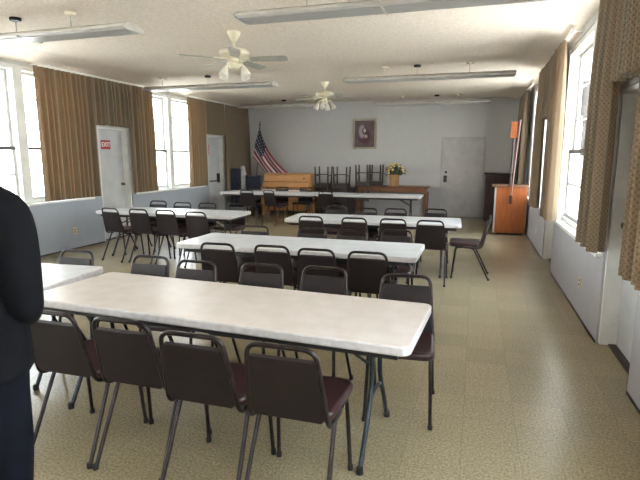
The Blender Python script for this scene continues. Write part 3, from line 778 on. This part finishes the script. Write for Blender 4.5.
def make_up():
    t = thing('wooden_chair', (0, 0, 0))   # built upside down: seat on the table, legs in the air
    MB().box((-.2, -.2, 0), (.2, .2, .035)).build('seat', M_dkchair, t, bevel=.008)
    MB().box((-.18, -.18, .035), (.18, -.16, .1)).box((-.18, .16, .035), (.18, .18, .1)).box((-.18, -.16, .035), (-.16, .16, .1)).box((.16, -.16, .035), (.18, .16, .1)).build('apron', M_dkchair, t, smooth=False)
    for sx_ in (-1, 1):
        for sy_ in (-1, 1):
            MB().tube([(sx_ * .17, sy_ * .17, .035), (sx_ * .185, sy_ * .2, .56)], .02, 8, rs=[.026, .019]).build('leg', M_dkchair, t)
        MB().box((sx_ * .178 - .013, -.18, .3), (sx_ * .178 + .013, .18, .33)).build('stretcher', M_dkchair, t, smooth=False)
    MB().box((-.175, -.195, .34), (.175, -.175, .365)).build('stretcher', M_dkchair, t, smooth=False)
    # the back hangs down past the table's front edge
    br = MB(); br.box((-.19, -.25, -.4), (-.155, -.222, .03)).box((.155, -.25, -.4), (.19, -.222, .03)).box((-.19, -.245, -.38), (.19, -.227, -.26)).box((-.19, -.222, .0), (.19, -.2, .03))
    br.build('backrest', M_dkchair, t, bevel=.004)
    return t
u = make_up(); gu = 'chairs turned upside down on the furniture by the back wall'
u.location = (-4.02, 13.34, .776); tag(u, 'upturned dark chair beside the piano, legs in the air', 'chair', gu)
u2 = copy_tree(u); u2.location = (-3.50, 13.34, .776); tag(u2, 'upturned dark chair in the middle of the upturned ones', 'chair', gu)
u3 = copy_tree(u); u3.location = (-2.88, 13.34, .831); tag(u3, 'upturned dark chair on the sideboard, front one below the framed picture', 'chair', gu)
u4 = copy_tree(u); u4.location = (-2.66, 13.77, .831); u4.name = 'stool'; tag(u4, 'upturned dark stool on the sideboard, behind an upturned chair', 'stool')
del u4['group']
for c_ in kids(u4):
    if c_.name.startswith('backrest'): bpy.data.objects.remove(c_)

# potted flowers
M_wick = noisy(mat('wicker', lin(172, 128, 84), .7), lin(146, 104, 64), lin(190, 148, 104), scale=40, bump=.6, bscale=60, bdist=.006, stretch=(1, 1, 2.5))
M_leaf = noisy(mat('dark_leaf', lin(42, 56, 34), .6), lin(30, 42, 24), lin(58, 74, 44), scale=20)
M_yel = noisy(mat('yellow_petals', lin(226, 196, 110), .6), lin(214, 178, 80), lin(240, 222, 160), scale=20)
pt = thing('potted_flowers', (-2.08, 13.45, .831), 0, 'yellow flowers in a wicker pot on the sideboard', 'potted plant')
MB().lathe([(.115, 0), (.125, .02), (.14, .29), (.15, .3), (.14, .31), (.13, .305), (.125, .26)], 24).build('pot', M_wick, pt)
rnd = random.Random(4); lf = MB()
for k in range(150):
    a, e = rnd.uniform(0, 2 * PI), rnd.uniform(-.15, 1.45); r = rnd.uniform(.1, .27)
    c = V((math.cos(a) * math.cos(e) * r * 1.15, math.sin(a) * math.cos(e) * r * 1.0, .33 + math.sin(e) * r * .95))
    m = Matrix.Translation(c) @ Matrix.Rotation(a, 4, 'Z') @ Matrix.Rotation(rnd.uniform(-.9, .6), 4, 'Y')
    l = rnd.uniform(.05, .08); w = l * .35
    vs = [lf.bm.verts.new(m @ V(p)) for p in ((-l, 0, 0), (-.2 * l, -w, .008), (l, 0, -.012), (-.2 * l, w, .008), (0, 0, -.004))]
    lf.bm.faces.new((vs[0], vs[1], vs[2])); lf.bm.faces.new((vs[0], vs[2], vs[3]))
lf.ball((0, 0, .36), .16, 1.1, 1, .8, 12)
lf.build('foliage', M_leaf, pt)
for k in range(26):
    a = rnd.uniform(0, 2 * PI); e = rnd.uniform(.05, 1.4); r = rnd.uniform(.22, .28)
    c = V((math.cos(a) * math.cos(e) * r * 1.1, math.sin(a) * math.cos(e) * r, .34 + math.sin(e) * r))
    fb = MB(); d = (c - V((0, 0, .3))).normalized(); q = d.to_track_quat('Z', 'Y').to_matrix().to_4x4()
    fb.lathe([(0, -.012), (.03, -.006), (.038, .008), (.026, .016), (.012, .02), (0, .021)], 9, Matrix.Translation(c) @ q)
    fb.build('flower_head', M_yel, pt)

# ----------------------------------------------------- right back corner
M_alu = mat('aluminium_edge', lin(190, 188, 184), .4, .7)
cb = thing('wooden_cabinet', (.70, 11.24, 0), 0, 'orange wood cabinet with a dark overhanging top by the right wall', 'cabinet')
MB().box((-.29, -.25, .045), (.32, .27, .99)).build('body', M_orange, cb, bevel=.004)
MB().box((-.35, -.29, .99), (.35, .3, 1.03)).build('top', M_walnut, cb, bevel=.006)
MB().box((-.31, -.262, .05), (-.275, -.25, .985)).build('edge_strip', M_alu, cb, smooth=False)
MB().box((-.24, -.22, 0), (.28, .24, .045)).build('plinth', M_black, cb, smooth=False)
bc = thing('dark_bookcase', (.56, 13.66, 0), 0, 'dark brown wooden cabinet standing behind the orange one', 'cabinet')
MB().box((-.32, -.28, .06), (.32, .3, 1.17)).build('body', M_dkwood, bc, bevel=.005)
MB().box((-.34, -.3, 1.17), (.34, .31, 1.2)).build('top', M_dkwood, bc, bevel=.005)
MB().box((-.32, -.27, 0), (.32, .29, .06)).build('plinth', M_dkwood, bc, smooth=False)
for s in (-1, 1):
    d = MB().box((s * .158 - .148, -.292, .1), (s * .158 + .148, -.28, 1.13)).build('door', M_dkwood, bc, bevel=.004)
    MB().ball((s * .04, -.305, .65), .013).build('knob', M_brass, d)
ps = thing('wooden_pole_stand', (.72, 10.875, 0), 0, 'tall pole stand with an orange board at its top, against the orange cabinet', 'stand')
MB().tube([(-.02, .03, .72), (.075, .045, 2.33)], .017, 10).build('front_pole', M_pole, ps)
MB().tube([(-.04, .10, 1.04), (-.02, .10, 2.2)], .018, 10).build('rear_pole', M_dkwood, ps)
MB().box((-.095, .065, 1.98), (.035, .095, 2.3)).build('board', M_orange, ps, bevel=.006)
MB().box((-.05, .005, .66), (.015, .055, .84)).build('end_block', M_dkwood, ps, bevel=.006)
MB().box((-.09, .08, 1.031), (.03, .17, 1.05)).build('foot_plate', M_dkwood, ps, bevel=.003)
bp = thing('banner_pole', (.84, 11.74, 0), 0, 'tall thin black stand between the orange cabinet and the right curtains', 'stand')
MB().lathe([(.1, 0), (.1, .02), (.03, .04), (.015, .06)], 16).build('base', M_black, bp)
MB().box((-.035, -.015, .05), (.035, .015, 2.15)).build('pole', M_black, bp, bevel=.004)

# ------------------------------------------------------------------- person
M_skin = noisy(mat('skin', lin(186, 140, 116), .5, **{'Subsurface Weight': .05}), lin(178, 132, 108), lin(194, 150, 126), scale=12)
M_sweat = noisy(mat('navy_sweater', lin(11, 12, 17), .9, spec=.15), lin(9, 10, 14), lin(14, 15, 20), scale=8, bump=.25, bscale=14, bdist=.01)
M_jean = noisy(mat('navy_trousers', lin(14, 17, 29), .9, spec=.15), lin(9, 11, 19), lin(14, 17, 27), scale=10, bump=.25, bscale=16, bdist=.008)
M_hair = noisy(mat('dark_hair', lin(42, 32, 28), .6), lin(32, 24, 20), lin(54, 42, 36), scale=40, stretch=(1, 1, .2))
M_shoe = mat('black_shoe', lin(24, 22, 22), .5)
def skin(name, verts, edges, radii, m, parent, root=0, sub=2):
    me = bpy.data.meshes.new(name); me.from_pydata([V(v) for v in verts], edges, [])
    o = bpy.data.objects.new(name, me); C.objects.link(o); o.parent = parent
    sm = o.modifiers.new('skin', 'SKIN'); sm.use_smooth_shade = True
    for i, r in enumerate(radii):
        r = r if isinstance(r, tuple) else (r, r)
        me.skin_vertices[0].data[i].radius = r
    me.skin_vertices[0].data[root].use_root = True
    ss = o.modifiers.new('sub', 'SUBSURF'); ss.levels = sub; ss.render_levels = sub
    me.materials.append(m)
    return o
pr = thing('person', (-1.80, 1.30, 0), .3, 'person in dark navy sweater and trousers at the left edge, standing with back turned', 'person')
# local frame: faces +y.  body = one continuous figure
bv = [(0, 0, .98), (0, .01, 1.16), (0, .0, 1.33), (0, -.015, 1.45), (0, .0, 1.53), (0, .03, 1.60), (0, .035, 1.69), (0, .02, 1.745)]
be = [(0, 1), (1, 2), (2, 3), (3, 4), (4, 5), (5, 6), (6, 7)]
br_ = [(.15, .11), (.14, .10), (.155, .11), (.10, .09), (.055, .06), (.07, .088), (.075, .095), (.05, .065)]
def addc(vs, es, rs, start, pts, rad):
    p = start
    for q, r in zip(pts, rad):
        vs.append(q); rs.append(r); es.append((p, len(vs) - 1)); p = len(vs) - 1
    return p
ends = []
for s in (-1, 1):
    addc(bv, be, br_, 0, [(s * .095, 0, .88), (s * .105, .02, .5), (s * .11, -.015, .1), (s * .115, .1, .045)], [.09, .058, .042, .035])
    ends.append(addc(bv, be, br_, 3, [(s * .2, -.01, 1.42), (s * .25, -.02, 1.08), (s * .15, .165, .99), (s * .09, .225, .985)], [.055, .04, .031, (.026, .034)]))
body = skin('body', bv, be, br_, M_skin, pr)
for s, nm in ((-1, 'hand'), (1, 'hand')):
    hv = [(s * .10, .21, .99), (s * .055, .255, .985 - .0)]; he = [(0, 1)]; hr = [(.022, .03), (.018, .036)]
    for k in range(4):
        off = (k - 1.5) * .019; ln = (.06, .072, .068, .052)[k]
        dx = -s * .7; dy = .7
        b0 = (s * .055, .255, .985 - off)
        addc(hv, he, hr, 1, [(b0[0] + dx * .018, b0[1] + dy * .02, b0[2] - .002), (b0[0] + dx * (.018 + ln * .5), b0[1] + dy * .03, b0[2] - .008), (b0[0] + dx * (.018 + ln * .8), b0[1] + .0, b0[2] - .012)], [.0095, .009, .0075])
    addc(hv, he, hr, 0, [(s * .085, .235, 1.022), (s * .06, .26, 1.04), (s * .038, .272, 1.043)], [.012, .0105, .009])
    skin(nm, hv, he, hr, M_skin, body, 0, 1)
# face details on the head
fc = MB()
for s in (-1, 1): fc.ball((s * .03, .109, 1.662), .009)
fc.build('eyes', M_hair, body)
MB().ball((0, .125, 1.635), .016, .8, 1.1, 1.5).build('nose', M_skin, body)
MB().ball((0, .112, 1.598), .022, 1, .5, .3).build('mouth', mat('lips', lin(150, 90, 84), .5), body)
er = MB()
for s in (-1, 1): er.ball((s * .078, .02, 1.645), .026, .35, .7, 1.1)
er.build('ears', M_skin, body)
hb = MB().ball((0, -.002, 1.715), .098, .9, 1.06, .8, 20)
hb.ball((0, -.03, 1.64), .085, .9, .8, 1.1, 16)
hb.build('hair', M_hair, pr)
# clothing follows the same bones
sv = [(0, 0, .74), (0, .01, 1.10), (0, -.0, 1.32), (0, -.012, 1.46), (0, .0, 1.53)]
se = [(0, 1), (1, 2), (2, 3), (3, 4)]; sr = [(.29, .25), (.25, .19), (.21, .15), (.17, .12), (.07, .075)]
for s in (-1, 1):
    addc(sv, se, sr, 3, [(s * .24, -.01, 1.415), (s * .262, -.02, 1.08), (s * .165, .155, .99), (s * .118, .195, .988)], [.09, .07, .055, .043])
skin('sweater', sv, se, sr, M_sweat, pr, 1)
tv = [(0, 0, .98), (0, 0, .86)]; te = [(0, 1)]; tr_ = [(.22, .19), (.2, .17)]
for s in (-1, 1):
    addc(tv, te, tr_, 1, [(s * .125, 0, .74), (s * .125, .02, .48), (s * .115, -.01, .12), (s * .114, -.008, .055)], [(.112, .115), .09, .075, .075])
skin('trousers', tv, te, tr_, M_jean, pr, 1)
for s in (-1, 1):
    m = Matrix.Translation((s * .115, .04, 0))
    MB().prism([(-.045, -.11), (.045, -.11), (.052, .03), (.045, .12), (.02, .155), (-.02, .155), (-.045, .12), (-.052, .03)], 0, .085, 'z', m).build('shoe', M_shoe, pr, bevel=.028, seg=3)

# -------------------------------------------------------------------- lights
w = bpy.data.worlds.new('sky'); S.world = w; w.use_nodes = True; nt = w.node_tree
bg = nt.nodes['Background']; tc = nt.nodes.new('ShaderNodeTexCoord'); sp = nt.nodes.new('ShaderNodeSeparateXYZ'); nt.links.new(tc.outputs['Generated'], sp.inputs[0])
rp = nt.nodes.new('ShaderNodeValToRGB'); nt.links.new(sp.outputs['Z'], rp.inputs[0])
rp.color_ramp.elements[0].color = (1, .99, .96, 1); rp.color_ramp.elements[1].color = (.72, .83, 1, 1); rp.color_ramp.elements[1].position = .8
nt.links.new(rp.outputs[0], bg.inputs['Color']); bg.inputs['Strength'].default_value = 5.5
sun = bpy.data.lights.new('sun', 'SUN'); sun.energy = 6.5; sun.angle = math.radians(1.5); sun.color = (1, .93, .82)
so = bpy.data.objects.new('sun', sun); C.objects.link(so); so.rotation_euler = (math.radians(-28), math.radians(4), 0); so.location = (0, 0, 20)

# -------------------------------------------------------------------- camera
f_px, yaw, pit, rol, H = 500.1, .2996, .1658, -.0014, 1.615
fwd = V((-math.sin(yaw) * math.cos(pit), math.cos(yaw) * math.cos(pit), -math.sin(pit)))
rt = V((math.cos(yaw), math.sin(yaw), 0)); dn_ = fwd.cross(rt)
r2 = rt * math.cos(rol) + dn_ * math.sin(rol); d2 = -rt * math.sin(rol) + dn_ * math.cos(rol)
cam = bpy.data.cameras.new('camera'); co = bpy.data.objects.new('camera', cam); C.objects.link(co)
cam.sensor_width = 36; cam.lens = f_px / 640 * 36; cam.clip_start = .05
m = Matrix.Identity(4)
for i in range(3): m[i][0], m[i][1], m[i][2] = r2[i], -d2[i], -fwd[i]
m.translation = V((0, 0, H)); co.matrix_world = m
S.camera = co
S.view_settings.view_transform = 'Standard'; S.view_settings.look = 'None'; S.view_settings.gamma = 1; S.view_settings.use_curve_mapping = False
S.view_settings.exposure = 1.76
S.cycles.use_denoising = True
S.cycles.max_bounces = 14; S.cycles.diffuse_bounces = 8; S.cycles.transparent_max_bounces = 12; S.cycles.sample_clamp_indirect = 8
